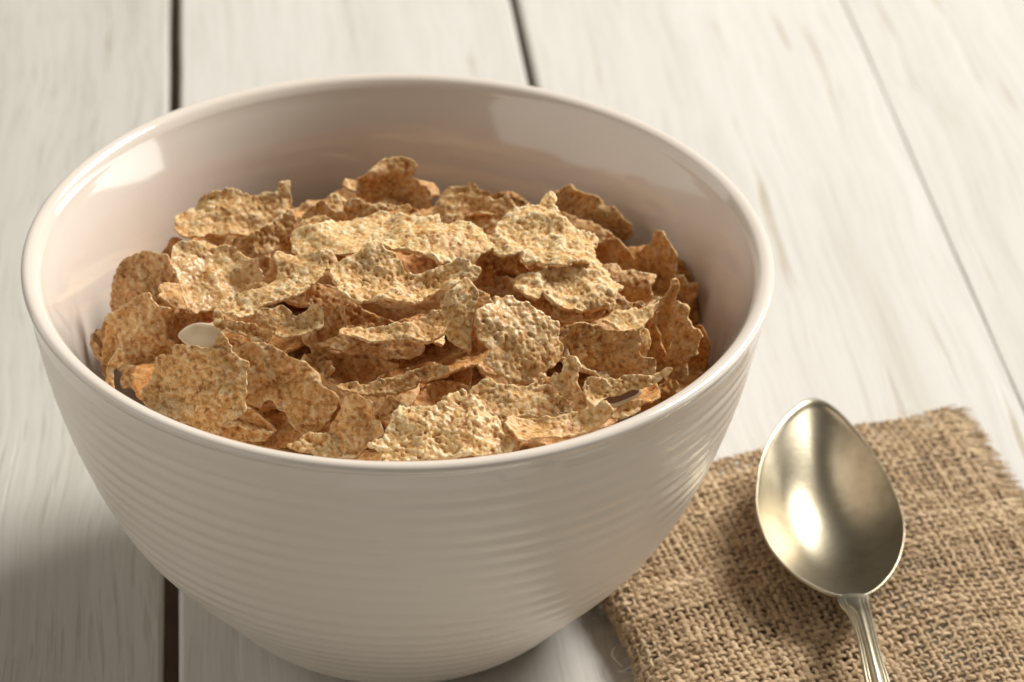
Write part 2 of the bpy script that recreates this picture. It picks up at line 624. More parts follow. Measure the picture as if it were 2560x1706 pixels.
# one continuous section: foot to groove (ribbed wall), rounded lip, then down the inside
zo = np.linspace(0.10, 8.58, 330)
outer = np.stack([cubic(zo, KZ, KR), zo], 1)
lipc = pspline([(KR[-1] + 0.005, 8.58), (7.895, 8.78), (7.905, 8.92), (7.955, 8.985), (7.995, 9.06), (7.975, 9.135), (7.90, 9.18), (7.80, 9.175), (7.69, 9.12), (7.59, 8.99), (7.535, 8.87), (7.475, 8.74)], 6)
zi = np.linspace(1.1, 8.74, 120)[::-1][1:]
off = 7.475 - r_in_s(np.array([8.74]))[0]
innr = np.vstack([np.stack([r_in_s(zi) + off * np.clip((zi - 7.6) / 1.1, 0, 1), zi], 1), [[2.0, 0.86], [1.2, 0.74], [0.001, 0.7]]])
SEGS = 300
section = np.vstack([outer, lipc[1:], innr])
G, F = lathe(section, SEGS)
Go, _ = lathe(outer, SEGS, ribs)
G[:len(outer)] = Go
dU = np.gradient(G, axis=0)
dT = np.roll(G, -1, 1) - np.roll(G, 1, 1)
NRM = np.cross(dT, dU)
NRM /= np.linalg.norm(NRM, axis=-1)[..., None] + 1e-12
NRM[-1] = (0, 0, 1)
cuts = [0, len(outer) - 1, len(outer) + len(lipc) - 2, len(section) - 1]
for name, a, b in (('outer_wall', cuts[0], cuts[1]), ('rim', cuts[1], cuts[2]), ('inner_wall', cuts[2], cuts[3])):
    g = G[a:b + 1].reshape(-1, 3)
    f = F[:(b - a) * SEGS]
    o = mesh_obj(name, g, f, SATIN if name == 'outer_wall' else GLAZE, bowl)
    o.data.normals_split_custom_set_from_vertices(NRM[a:b + 1].reshape(-1, 3).tolist())
foot = [(3.10, 0.3), (3.10, 0.05), (3.15, 0.0), (3.36, 0.0), (3.42, 0.02), (3.46, 0.06), (3.49, 0.11)]
V4, F4 = lathe(foot[::-1], 160)
V4 = V4.reshape(-1, 3)
mesh_obj('foot_ring', V4, F4, GLAZE, bowl)

# ------------------------------------------------------------------ bran flakes
REG = {'A': (200, 350), 'B': (1000, 350), 'C': (200, 700), 'D': (1000, 700)}
ZS = 800 / 2353.0


def heap_z(x, y):
    r2 = (x * x + y * y) / 49.0
    return 7.35 + 1.75 * (1 - r2) - 0.10 * y / 7.0


def ray_heap(px):
    d = rays(px)[0]
    t = np.linspace(35, 75, 4000)
    P = CAM + t[:, None] * d
    k = np.argmax(P[:, 2] - heap_z(P[:, 0], P[:, 1]) < 0)
    return P[k], d


FLAKES = []
FLAKE_GROUP = 'bran flakes heaped in the bowl'


def flake_mesh(poly, seed, curl, spacing=0.034, amp=1.0):
    """poly: closed 2D outline in cm, in the flake's own plane. Returns V, F, relief, edge."""
    P = spline_closed(poly, 0.03)
    # ragged, knobbly rim
    s = np.arange(len(P)) * 0.03
    T = np.roll(P, -1, 0) - np.roll(P, 1, 0)
    Nn = np.stack([T[:, 1], -T[:, 0]], 1) / (np.linalg.norm(T, axis=1)[:, None] + 1e-9)
    jag = 0.038 * vnoise(s / 0.20, 0 * s, seed) + 0.020 * vnoise(s / 0.085, 0 * s + 5, seed) + 0.007 * vnoise(s / 0.035, 0 * s + 9, seed)
    P = P + Nn * jag[:, None]
    P = resample(P, 0.030, True)
    lo, hi = P.min(0) - 0.05, P.max(0) + 0.05
    gx, gy = np.meshgrid(np.arange(lo[0], hi[0], spacing), np.arange(lo[1], hi[1], spacing * 0.87))
    gx[1::2] += spacing / 2
    G = np.stack([gx.ravel(), gy.ravel()], 1)
    G += np.random.default_rng(seed).uniform(-0.2, 0.2, G.shape) * spacing
    G = G[inside(G, P)]
    dmin = np.full(len(G), 9.0)
    for k in range(0, len(P), 64):
        dmin = np.minimum(dmin, np.linalg.norm(G[:, None] - P[None, k:k + 64], axis=2).min(1))
    G = G[dmin > 0.018]
    pts = [Vector(p) for p in np.vstack([P, G])]
    n = len(P)
    vs, es, fs, *_ = delaunay_2d_cdt(pts, [], [list(range(n))], 1, 1e-6)
    W = np.array([tuple(v) for v in vs])
    T3 = np.array([f for f in fs if len(f) == 3], dtype=np.int64)
    E = np.concatenate([T3[:, [0, 1]], T3[:, [1, 2]], T3[:, [2, 0]]])
    key = np.sort(E, 1)
    key = key[:, 0] * len(W) + key[:, 1]
    uq, inv, cnt = np.unique(key, return_inverse=True, return_counts=True)
    BE = E[cnt[inv] == 1]
    bidx = np.unique(BE)
    d = np.full(len(W), 9.0)
    B = W[bidx]
    for k in range(0, len(B), 64):
        d = np.minimum(d, np.linalg.norm(W[:, None] - B[None, k:k + 64], axis=2).min(1))
    edge = np.exp(-(d / 0.07) ** 2)
    x, y = W[:, 0], W[:, 1]
    # the whole flake cups, twists and crumples
    kx, ky, tw = (1.5 * q for q in curl)
    z = kx * x * x + ky * y * y + tw * x * y
    z = z + 0.115 * vnoise(x / 0.62 + 3, y / 0.62, seed + 1) + 0.055 * vnoise(x / 0.29, y / 0.29 + 7, seed + 2)
    # rims turn up or down here and there
    z = z + 0.10 * np.exp(-(d / 0.20) ** 2) * vnoise(x / 0.7 + 11, y / 0.7, seed + 17)
    z = z - z.mean()
    wx = x + 0.05 * vnoise(x / 0.13, y / 0.13, seed + 61) + 0.02 * vnoise(x / 0.05, y / 0.05, seed + 63)
    wy = y + 0.05 * vnoise(x / 0.13, y / 0.13, seed + 62) + 0.02 * vnoise(x / 0.05, y / 0.05, seed + 64)
    big = np.clip(vnoise(x / 0.33, y / 0.33, seed + 6) * 1.6 - 0.35, 0, 1)

    def crumb(k):
        b1 = blisters(wx / 0.21, wy / 0.21, seed + 3 + k)
        b2 = blisters(wx / 0.120, wy / 0.120, seed + 4 + k, 0.15, 0.62)
        b3 = blisters(wx / 0.072, wy / 0.072, seed + 5 + k, 0.15, 0.60)
        pit = blisters(wx / 0.16, wy / 0.16, seed + 10 + k, 0.12, 0.30)
        ns = 0.5 + 0.5 * vnoise(x / 0.045, y / 0.045, seed + 12 + k)
        up = 0.075 * b1 * big + 0.030 * b2 + 0.019 * b3 + 0.008 * ns - 0.045 * pit
        rl = np.clip(0.55 * b1 * big + 0.40 * b2 + 0.30 * b3 + 0.12 * ns - 0.7 * pit, 0, 1)
        return up, rl
    u1, rel = crumb(0)
    u2, rel2 = crumb(40)
    up = amp * u1 + 0.025 * edge * blisters(x / 0.12, y / 0.12, seed + 15, 0.3, 0.8)
    th = 0.075 + 0.03 * vnoise(x / 0.3, y / 0.3, seed + 9)
    zt = z + up
    zb = z - th * (1 - 0.45 * edge) - amp * u2 * (1 - 0.6 * edge)
    m = len(W)
    VT = np.stack([x, y, zt], 1)
    VB = np.stack([x, y, zb], 1)
    a, b = BE[:, 0], BE[:, 1]
    side = np.concatenate([np.stack([a, a + m, b], 1), np.stack([b, a + m, b + m], 1)])
    F = np.concatenate([T3, T3[:, ::-1] + m, side])
    return np.vstack([VT, VB]), F, np.concatenate([rel, rel2]), np.concatenate([edge, edge])


def keep_in_bowl(P):
    """push world points (cm) back inside the inner wall"""
    rho = np.hypot(P[:, 0], P[:, 1])
    lim = np.where(P[:, 2] < 8.95, r_in(np.clip(P[:, 2], 0.8, 8.95)) - 0.04, 99.0)
    k = np.minimum(1.0, lim / np.maximum(rho, 1e-6))
    Q = P.copy()
    Q[:, 0] *= k
    Q[:, 1] *= k
    return Q


def frame_of(n):
    n = n / np.linalg.norm(n)
    x = np.cross(np.array([0.13, 1.0, 0.08]), n)
    x /= np.linalg.norm(x)
    return x, np.cross(n, x), n


def add_flake(poly_px, normal, lift, curl, toast_shade, label, seed, name='bran_flake', mat=None, amp=1.0):
    amp = 0.55 + 0.75 * ((seed * 0.37) % 1.0)       # some flakes smooth, some crusty
    poly_px = np.asarray(poly_px, float)
    c = poly_px.mean(0)
    P0, d = ray_heap(c)
    P0 = P0 - d * (lift * 0.19)
    ex, ey, n = frame_of(np.asarray(normal, float) * np.array([1, -1, 1]))
    W = on_plane(poly_px, P0, n)
    L2 = np.stack([(W - P0) @ ex, (W - P0) @ ey], 1)
    return build_flake(L2, P0, (ex, ey, n), curl, toast_shade, label, seed, name, mat, amp)


def build_flake(L2, P0, fr, curl, toast_shade, label, seed, name='bran_flake', mat=None, amp=1.0, cat='bran flake', group=FLAKE_GROUP, spacing=0.034):
    ex, ey, n = fr
    V, F, rel, edge = flake_mesh(L2, seed, curl, spacing, amp)
    Rm = np.stack([ex, ey, n], 1)
    Wd = keep_in_bowl(P0 + V @ Rm.T) if group else P0 + V @ Rm.T
    V = (Wd - P0) @ Rm
    m = Matrix(((ex[0], ey[0], n[0], P0[0] * CM), (ex[1], ey[1], n[1], P0[1] * CM), (ex[2], ey[2], n[2], P0[2] * CM), (0, 0, 0, 1)))
    o = mesh_obj(name, V, F, mat or BRAN, None, True, {'relief': rel, 'edge': edge}, m)
    o['toast_shade'] = float(toast_shade)
    o['sugar'] = 1.0 if 'glossy' in label or 'biggest flake' in label or 'notched' in label else 0.15
    tag(o, label, cat, group)
    return o


# each visible flake: region, outline, facing (right, towards viewer, up), lift in mm, curl, toast (also paints lit flakes paler, shaded ones darker), label
F_ = []


def fl(reg, pts, normal, lift, curl, toast_shade, label):
    ox, oy = REG[reg]
    F_.append(([(ox + x * ZS, oy + y * ZS) for x, y in pts], normal, lift, curl, toast_shade, label))


# ---- back row
fl('B', [(300, 420), (345, 350), (440, 335), (520, 325), (590, 370), (660, 400), (640, 470), (450, 480), (320, 470)], (0, .9, .7), -6, (.1, .0, .05), .5, 'small back flake standing behind the big lit flake, left of two by the rear wall')
fl('B', [(670, 400), (740, 380), (840, 370), (930, 440), (960, 470), (890, 520), (750, 500), (690, 460)], (.2, .9, .6), -6, (.1, .05, 0), .75, 'dark small flake against the rear wall just left of the amber flake')
fl('B', [(250, 470), (300, 410), (420, 400), (520, 420), (640, 420), (700, 450), (790, 415), (840, 470), (860, 520), (800, 580), (690, 640), (560, 660), (380, 660), (300, 610), (240, 560)], (-.1, .7, .9), -3, (-.1, .05, .1), .2, 'knobbly lit flake tucked behind the two big pale flakes')
fl('A', [(1945, 560), (1955, 440), (2040, 425), (2110, 460), (2250, 465), (2353, 480), (2480, 510), (2500, 620), (2200, 660), (2000, 620)], (0, .9, .7), -3, (-.15, 0, 0), .25, 'low flake lying under the tall upright flake at the back')
fl('A', [(2030, 320), (2040, 270), (2100, 240), (2160, 190), (2230, 160), (2350, 135), (2440, 150), (2470, 190), (2450, 270), (2500, 300), (2570, 380), (2580, 460), (2530, 520), (2350, 530), (2200, 470), (2100, 430), (2040, 410)], (.15, 1.0, .35), -2, (.12, -.1, .1), .45, 'tallest flake standing upright in the middle of the back row')
fl('A', [(1600, 620), (1640, 540), (1690, 480), (1790, 455), (1850, 500), (1930, 530), (1950, 590), (1850, 640), (1740, 680), (1640, 680)], (-.1, .9, .6), -2, (.2, .1, 0), .5, 'little humped flake between the big rear left flake and the upright one')
fl('B', [(1085, 410), (1170, 360), (1240, 328), (1330, 390), (1450, 420), (1510, 480), (1580, 500), (1640, 580), (1690, 640), (1700, 700), (1620, 760), (1480, 740), (1400, 720), (1300, 690), (1200, 620), (1130, 520)], (-.45, .95, .35), -3, (.15, -.05, .1), .62, 'amber toasted flake leaning on the rear right wall')
fl('B', [(1440, 780), (1500, 720), (1600, 720), (1640, 780), (1710, 830), (1700, 920), (1580, 950), (1470, 920), (1430, 860)], (-.3, .9, .5), -4, (.1, .1, 0), .7, 'brown flake in shade below the amber rear right flake')
fl('A', [(690, 630), (695, 560), (780, 510), (850, 460), (930, 400), (1020, 375), (1110, 350), (1220, 392), (1290, 420), (1350, 398), (1420, 398), (1480, 345), (1545, 340), (1555, 430), (1540, 530), (1480, 600), (1400, 650), (1330, 710), (1240, 715), (1150, 695), (1060, 730), (960, 705), (860, 745), (740, 725), (695, 690)], (.1, .5, .9), 2, (-.05, .12, .06), .35, 'large rear left flake with one corner turned up like a horn')
fl('A', [(1540, 520), (1590, 560), (1595, 650), (1610, 780), (1560, 840), (1480, 810), (1400, 820), (1390, 920), (1340, 1020), (1270, 920), (1180, 820), (1120, 750), (1230, 700), (1400, 620)], (.35, .9, .6), -1, (-.15, -.1, .1), .35, 'flake bending down below the horned rear left flake')
fl('A', [(590, 840), (640, 780), (700, 720), (760, 740), (740, 800), (700, 880), (640, 880)], (-.2, .8, .5), -4, (.1, 0, 0), .6, 'small brown flake end beside the left wall under the horned flake')
# ---- right wall
fl('B', [(1640, 960), (1690, 850), (1780, 800), (1850, 760), (1880, 690), (1912, 668), (1960, 710), (2000, 780), (2032, 850), (2015, 950), (2000, 1060), (1960, 1140), (1870, 1200), (1830, 1080), (1780, 1000), (1700, 990)], (-.5, .9, .45), -2, (.12, -.08, .1), .5, 'pointed flake standing up near the right wall')
fl('B', [(2030, 1010), (2060, 985), (2090, 1010), (2110, 1060), (2185, 1055), (2195, 1100), (2160, 1200), (2110, 1270), (2030, 1240)], (-.6, .8, .3), -3, (.1, 0, 0), .6, 'small flake at the right wall behind the thin upright one')
fl('D', [(2170, 380), (2220, 350), (2270, 420), (2265, 560), (2230, 660), (2170, 720), (2130, 640)], (-.7, .7, .3), -5, (.1, 0, 0), .85, 'shaded flake at the far right edge touching the wall')
fl('D', [(1800, 330), (1860, 300), (1960, 560), (1940, 700), (1990, 800), (1900, 830), (1800, 720), (1780, 500)], (-.4, .8, .5), -6, (.1, 0, 0), .8, 'dark deep flake between the square flake and the upright ones')
fl('D', [(1880, 140), (1945, 110), (1985, 60), (1995, -10), (2040, 0), (2042, 60), (2012, 150), (2005, 240), (2005, 340), (1985, 430), (1960, 560), (1910, 640), (1860, 570), (1850, 430), (1850, 300), (1905, 210)], (.55, .85, .25), 1, (.1, -.05, .1), .4, 'tall thin flake standing edge up on the right')
fl('D', [(2015, 185), (2060, 172), (2112, 200), (2115, 270), (2150, 340), (2200, 375), (2222, 420), (2190, 470), (2182, 540), (2135, 560), (2110, 620), (2125, 700), (2105, 760), (2000, 760), (1960, 620), (2000, 490), (2008, 350)], (-.5, .9, .3), 2, (-.12, .06, .1), .45, 'amber flake standing upright with pale right edge near the right wall')
# ---- middle back plates
fl('B', [(540, 890), (690, 770), (760, 800), (880, 820), (850, 910), (770, 950), (650, 985), (590, 1030), (540, 970)], (-.2, .9, .6), -1, (.1, .1, 0), .55, 'brown wedge shaped flake shaded between the two big pale flakes')
fl('A', [(1560, 680), (1640, 650), (1750, 640), (1850, 590), (1960, 575), (2060, 565), (2200, 555), (2320, 560), (2380, 640), (2330, 740), (2200, 800), (2050, 850), (1900, 870), (1760, 850), (1640, 840), (1570, 770)], (.1, .12, 1), 2, (-.12, .04, .05), .05, 'broad pale flake left of centre at the top of the heap')
fl('B', [(-190, 600), (-100, 530), (0, 508), (80, 530), (170, 560), (280, 570), (330, 620), (440, 620), (560, 650), (612, 658), (640, 720), (692, 760), (655, 800), (600, 850), (562, 880), (535, 920), (470, 920), (420, 900), (330, 905), (270, 938), (240, 910), (100, 860), (0, 840), (-140, 800), (-230, 700)], (.1, .10, 1), 5, (-.08, .05, .04), -.05, 'broad palest flake crowning the middle of the heap')
fl('B', [(670, 730), (690, 660), (720, 580), (800, 520), (880, 500), (950, 490), (1010, 490), (1075, 438), (1132, 435), (1142, 530), (1170, 600), (1240, 630), (1330, 670), (1462, 685), (1452, 740), (1420, 790), (1452, 845), (1440, 885), (1330, 920), (1250, 950), (1195, 962), (1140, 950), (1060, 920), (980, 895), (905, 885), (880, 830), (830, 845), (740, 822), (690, 780)], (.12, .12, 1), 8, (-.05, .06, -.05), -.1, 'cream coloured flake with a raised tip, highest on the right of the heap')
fl('B', [(1490, 920), (1580, 905), (1640, 960), (1720, 955), (1790, 990), (1888, 985), (1872, 1050), (1840, 1100), (1852, 1165), (1800, 1210), (1700, 1210), (1610, 1180), (1560, 1080), (1520, 1000)], (.1, .7, .8), 1, (.1, .08, 0), .35, 'tan flake poking out right of the broad pale flake')
fl('B', [(560, 1020), (650, 980), (800, 900), (880, 880), (960, 960), (1000, 1080), (960, 1160), (880, 1180), (720, 1180), (640, 1150), (580, 1090)], (0, .9, .6), -7, (.1, .1, 0), .7, 'brown flake deep in shade at the very centre hollow')
fl('B', [(1040, 1220), (1150, 1200), (1260, 1230), (1400, 1220), (1520, 1230), (1490, 1300), (1350, 1335), (1200, 1315), (1100, 1280)], (0, .6, .9), 0, (.1, .05, 0), .35, 'flake showing only its edge beneath the broad right hand flake')
fl('B', [(840, 1050), (868, 980), (920, 968), (1000, 980), (1100, 975), (1200, 950), (1330, 920), (1430, 875), (1500, 925), (1555, 1000), (1622, 1060), (1632, 1090), (1592, 1130), (1592, 1180), (1570, 1242), (1530, 1232), (1400, 1228), (1260, 1252), (1150, 1222), (1090, 1182), (1042, 1140), (1000, 1172), (920, 1150), (858, 1100)], (.12, .2, 1), 4, (-.07, .05, .05), -.05, 'broad pale flake under the cream tipped one, right of centre')
fl('B', [(1580, 1190), (1640, 1145), (1700, 1195), (1790, 1195), (1802, 1230), (1730, 1260), (1640, 1280), (1585, 1245)], (.1, .8, .6), 1, (.2, .1, 0), .35, 'tiny knobbly flake piece beside the small tilted flake on the right')
# ---- left side
fl('A', [(200, 1180), (225, 1100), (262, 980), (330, 880), (420, 828), (500, 815), (580, 840), (655, 858), (690, 960), (730, 1060), (740, 1200), (720, 1340), (640, 1300), (540, 1230), (500, 1180), (400, 1230), (280, 1300), (205, 1240)], (-.35, .85, .6), -1, (-.1, -.05, .05), .45, 'broad tan flake at the left wall behind the notched flake')
fl('A', [(700, 1290), (880, 1250), (960, 1210), (1010, 1330), (870, 1380), (740, 1440), (640, 1400), (640, 1310)], (-.1, .9, .4), -4, (.1, .1, 0), .7, 'brown shaded flake under the glossy flake by the almond')
fl('A', [(655, 920), (690, 800), (770, 765), (870, 745), (950, 790), (1050, 770), (1115, 788), (1180, 850), (1262, 900), (1325, 980), (1345, 1050), (1290, 1100), (1180, 1160), (1080, 1210), (960, 1240), (880, 1268), (810, 1285), (745, 1220), (725, 1060), (690, 980)], (.2, .45, .9), 3, (.14, .10, .08), .25, 'glossy cupped flake with bright highlights on the left')
fl('A', [(1438, 850), (1520, 845), (1620, 832), (1720, 845), (1830, 848), (1910, 880), (1880, 950), (1805, 960), (1780, 1020), (1700, 1092), (1600, 1172), (1500, 1195), (1400, 1212), (1310, 1235), (1260, 1292), (1180, 1325), (1100, 1292), (1030, 1240), (965, 1222), (1080, 1150), (1200, 1110), (1350, 1070), (1440, 1020), (1445, 950)], (.0, .35, 1), 4, (.08, .06, -.12), .15, 'long flake folded like a saddle left of centre')
fl('D', [(-560, 330), (-440, 210), (-330, 180), (-200, 240), (-100, 290), (50, 290), (180, 240), (250, 270), (150, 350), (0, 370), (-250, 380), (-420, 400)], (0, .8, .8), -2, (.12, .05, 0), .7, 'brown flake in shade under the scooped flake in the centre')
fl('A', [(1845, 1000), (1900, 880), (2060, 830), (2130, 800), (2230, 800), (2340, 880), (2430, 980), (2600, 970), (2790, 930), (2880, 980), (2950, 1020), (2800, 1110), (2600, 1130), (2530, 1180), (2420, 1235), (2290, 1240), (2190, 1200), (2020, 1190), (1920, 1160), (1890, 1090)], (.05, .3, 1), 6, (.02, .22, .02), .1, 'scooped flake with brown hollow and pale lips in the centre')
fl('D', [(300, 170), (340, 90), (430, 40), (500, 5), (560, 30), (585, 100), (560, 190), (530, 280), (520, 400), (510, 525), (440, 500), (380, 480), (350, 400), (370, 320), (320, 240)], (.35, .9, .35), 9, (.28, -.1, .1), .15, 'narrow twisted flake curling downwards at the centre')
fl('C', [(1740, 240), (1850, 195), (1930, 195), (1960, 280), (1950, 360), (1900, 440), (1800, 480), (1710, 430), (1760, 330)], (-.1, .9, .5), -1, (.1, 0, 0), .55, 'brown flake behind the small dished flake left of centre')
fl('C', [(965, 270), (1000, 205), (1042, 250), (1072, 310), (1150, 308), (1250, 318), (1320, 350), (1400, 385), (1405, 450), (1370, 495), (1320, 485), (1270, 445), (1180, 420), (1110, 402), (1030, 362), (970, 325)], (-.05, .75, .7), 5, (.1, .25, .1), .35, 'narrow curled flake just right of the pale almond slice')
fl('C', [(1298, 295), (1330, 240), (1420, 208), (1480, 188), (1540, 218), (1580, 262), (1650, 240), (1720, 208), (1772, 212), (1785, 330), (1730, 372), (1650, 412), (1520, 435), (1440, 425), (1400, 375), (1320, 325)], (-.05, .65, .8), 6, (.12, .18, 0), .25, 'small dished flake with two raised corners left of centre')
fl('D', [(-620, 490), (-500, 440), (-330, 400), (-100, 440), (80, 430), (170, 480), (120, 560), (-60, 565), (-170, 565), (-350, 545), (-480, 525)], (0, .75, .8), 0, (.1, .1, 0), .5, 'lower flake of the stack in the centre, edge turned to the viewer')
fl('D', [(-445, 410), (-420, 350), (-340, 335), (-200, 345), (-60, 330), (20, 330), (130, 300), (240, 245), (330, 262), (392, 330), (330, 405), (200, 445), (80, 455), (-60, 445), (-200, 465), (-330, 435)], (.05, .4, 1), 4, (.05, .25, .08), .3, 'upper flake of the stack in the centre with a wavy pale edge')
# ---- centre front
fl('D', [(360, 690), (400, 630), (460, 590), (520, 650), (530, 760), (500, 840), (430, 850), (345, 790)], (-.1, .9, .4), -6, (.1, 0, 0), .7, 'little brown flake in the dark hollow left of the round flake')
fl('D', [(500, 330), (570, 240), (640, 300), (680, 500), (660, 700), (580, 800), (520, 700), (510, 520)], (-.4, .9, .3), -4, (.1, 0, 0), .65, 'reddish brown flake hidden behind the round glossy flake')
fl('C', [(1660, 620), (1800, 565), (1950, 540), (2100, 555), (2335, 615), (2310, 670), (2200, 695), (2150, 770), (2010, 790), (1900, 760), (1780, 740)], (0, .75, .8), -3, (.1, .05, 0), .65, 'dark flake lying flat in the front hollow')
fl('D', [(-380, 740), (-250, 785), (-180, 745), (0, 690), (150, 645), (270, 635), (355, 668), (275, 725), (150, 775), (40, 815), (-100, 835), (-300, 840), (-460, 800)], (0, .6, .8), 1, (.05, .2, 0), .55, 'dark curled strip of flake with a shiny rim in the front hollow')
fl('D', [(-40, 880), (60, 820), (200, 760), (360, 740), (520, 780), (520, 880), (380, 960), (150, 1000), (0, 960)], (0, .8, .7), -5, (.1, .1, 0), .7, 'shaded flake behind the big front flake, below the curled dark strip')
fl('D', [(535, 310), (560, 230), (620, 188), (710, 170), (720, 108), (780, 112), (850, 98), (892, 150), (950, 150), (1002, 200), (1060, 250), (1112, 300), (1167, 320), (1172, 400), (1202, 480), (1192, 560), (1152, 622), (1090, 662), (1062, 745), (960, 745), (880, 755), (830, 765), (760, 702), (690, 662), (628, 622), (618, 590), (660, 530), (620, 480), (560, 430), (568, 360)], (.35, .7, .7), 6, (-.06, -.08, .05), .3, 'big round glossy flake facing the viewer right of centre')
fl('D', [(1200, 480), (1240, 400), (1290, 315), (1360, 318), (1440, 348), (1560, 358), (1742, 368), (1782, 430), (1752, 500), (1772, 560), (1862, 578), (1872, 640), (1852, 695), (1740, 720), (1640, 745), (1540, 740), (1450, 740), (1340, 660), (1290, 610), (1235, 570)], (.1, .95, .4), 2, (.04, -.06, .04), .55, 'squarish translucent tan flake facing the viewer on the right')
fl('D', [(1765, 400), (1800, 355), (1832, 370), (1842, 430), (1822, 500), (1812, 570), (1768, 555), (1755, 480)], (.5, .8, .3), 4, (.1, 0, 0), .3, 'tiny upright sliver of flake right of the squarish flake')
fl('D', [(1485, 295), (1530, 250), (1600, 228), (1690, 230), (1800, 208), (1892, 166), (1905, 200), (1852, 270), (1812, 312), (1772, 362), (1700, 375), (1600, 352), (1545, 325)], (.1, .2, 1), 7, (.1, .1, 0), .0, 'small pale flake lying flat above the squarish flake')
fl('D', [(1115, 740), (1130, 690), (1182, 675), (1192, 600), (1220, 555), (1280, 565), (1302, 640), (1312, 740), (1332, 830), (1352, 905), (1332, 940), (1260, 895), (1180, 845), (1120, 775)], (-.45, .8, .55), 6, (.2, -.05, .1), .3, 'narrow upright flake between the round one and the curled one on the right')
fl('D', [(1340, 800), (1390, 735), (1480, 728), (1580, 716), (1640, 698), (1750, 685), (1850, 688), (1960, 646), (1995, 668), (1972, 715), (1880, 765), (1800, 788), (1700, 815), (1600, 840), (1500, 865), (1440, 940), (1390, 955), (1345, 890)], (.1, .75, .7), 8, (.08, .3, .05), .25, 'curled flake with a pale crinkled lip on the right front')
fl('D', [(1560, 1010), (1600, 940), (1680, 885), (1780, 882), (1795, 930), (1725, 985), (1640, 1030)], (.2, .7, .8), 2, (.2, .1, 0), .25, 'small lumpy flake touching the front right rim')
fl('D', [(1700, 860), (1800, 800), (1900, 780), (1990, 740), (2040, 780), (1980, 900), (1880, 960), (1780, 990)], (-.2, .8, .6), -5, (.1, .1, 0), .75, 'dark flake under the crinkled curl beside the right rim')
# ---- left front
fl('C', [(320, 660), (380, 645), (470, 640), (500, 700), (480, 830), (400, 810), (320, 800), (300, 740)], (-.2, .9, .4), -3, (.1, 0, 0), .6, 'small shaded flake low on the left below the notched flake')
fl('C', [(180, 420), (200, 330), (262, 330), (275, 440), (262, 600), (220, 720), (190, 700), (170, 560)], (-.5, .8, .3), -3, (.1, 0, 0), .6, 'brown flake edge at the far left in shade of the wall')
fl('C', [(195, 270), (262, 228), (340, 168), (420, 118), (512, 84), (532, 140), (592, 200), (655, 208), (655, 252), (612, 282), (622, 380), (642, 440), (692, 470), (690, 560), (570, 610), (500, 670), (400, 720), (300, 680), (262, 570), (272, 450), (240, 350), (200, 325)], (-.3, .95, .4), 1, (-.08, -.05, .05), .4, 'notched tan flake standing at the left front, left of the almond slice')
fl('C', [(186, 735), (215, 640), (268, 540), (290, 492), (325, 525), (312, 605), (262, 662), (252, 725), (242, 800), (196, 775)], (.3, .9, .4), 3, (.2, 0, .1), .2, 'thin pale sliver of flake at the far left by the rim')
fl('C', [(1040, 1120), (1130, 1020), (1210, 945), (1290, 970), (1352, 1030), (1410, 1090), (1380, 1180), (1280, 1200), (1120, 1170)], (.1, .9, .5), -1, (-.15, 0, 0), .6, 'rounded brown flake low between the two big front left flakes')
fl('C', [(1110, 520), (1250, 470), (1400, 475), (1540, 555), (1622, 585), (1692, 640), (1755, 700), (1792, 790), (1882, 830), (1895, 900), (1872, 990), (1832, 1052), (1760, 1102), (1700, 1142), (1650, 1155), (1580, 1092), (1530, 1020), (1470, 955), (1420, 900), (1350, 895), (1290, 940), (1230, 905), (1180, 820), (1180, 700), (1160, 600)], (-.05, .9, .6), 2, (-.08, -.06, .08), .5, 'big tan flake with an arched lower edge at the front')
fl('C', [(440, 825), (505, 760), (518, 680), (538, 600), (562, 556), (662, 560), (700, 488), (760, 478), (870, 478), (980, 478), (1000, 430), (1042, 374), (1075, 398), (1112, 480), (1112, 530), (1182, 576), (1230, 618), (1222, 700), (1202, 790), (1212, 870), (1225, 920), (1192, 985), (1132, 1035), (1062, 1065), (1055, 1125), (950, 1105), (800, 1055), (600, 975), (465, 890)], (-.2, .95, .5), 9, (-.05, .07, .04), .4, 'largest front left flake, broad tan face above the rim')
# ---- front
fl('C', [(1540, 1230), (1650, 1150), (1800, 1128), (1900, 1138), (2000, 1178), (2085, 1212), (2060, 1300), (1900, 1300), (1750, 1290), (1640, 1270)], (-.1, .55, .9), 0, (.1, .1, 0), .25, 'narrow pale flake along the front rim left of the biggest front flake')
fl('C', [(1820, 1110), (1880, 990), (1960, 866), (2060, 855), (2142, 880), (2165, 940), (2165, 1020), (2205, 1050), (2245, 1130), (2190, 1175), (2150, 1240), (2000, 1235), (1850, 1170)], (-.15, .85, .6), 2, (-.1, 0, .05), .5, 'brown tan flake with a dark knob behind the front rim')
fl('D', [(520, 850), (595, 735), (680, 715), (742, 768), (900, 776), (1080, 766), (1135, 800), (1165, 850), (1165, 965), (1000, 1010), (850, 1020), (740, 1040), (620, 990)], (.1, .55, .9), 3, (-.08, .0, .04), .3, 'flat topped tan flake behind the biggest front flake')
fl('D', [(1150, 860), (1200, 862), (1252, 915), (1312, 940), (1335, 975), (1250, 1000), (1165, 980)], (0, .8, .7), 3, (.1, .1, 0), .3, 'small pointed flake right of the flat topped one')
fl('D', [(-235, 1195), (-140, 1135), (-100, 1060), (0, 935), (90, 926), (180, 938), (280, 925), (380, 848), (450, 815), (540, 870), (640, 955), (722, 1010), (772, 1090), (832, 1160), (838, 1215), (700, 1260), (400, 1310), (0, 1330), (-130, 1310), (-150, 1235)], (.05, .35, 1), 5, (-.05, -.03, .03), .1, 'biggest flake at the front, sunlit and crusty above the rim')
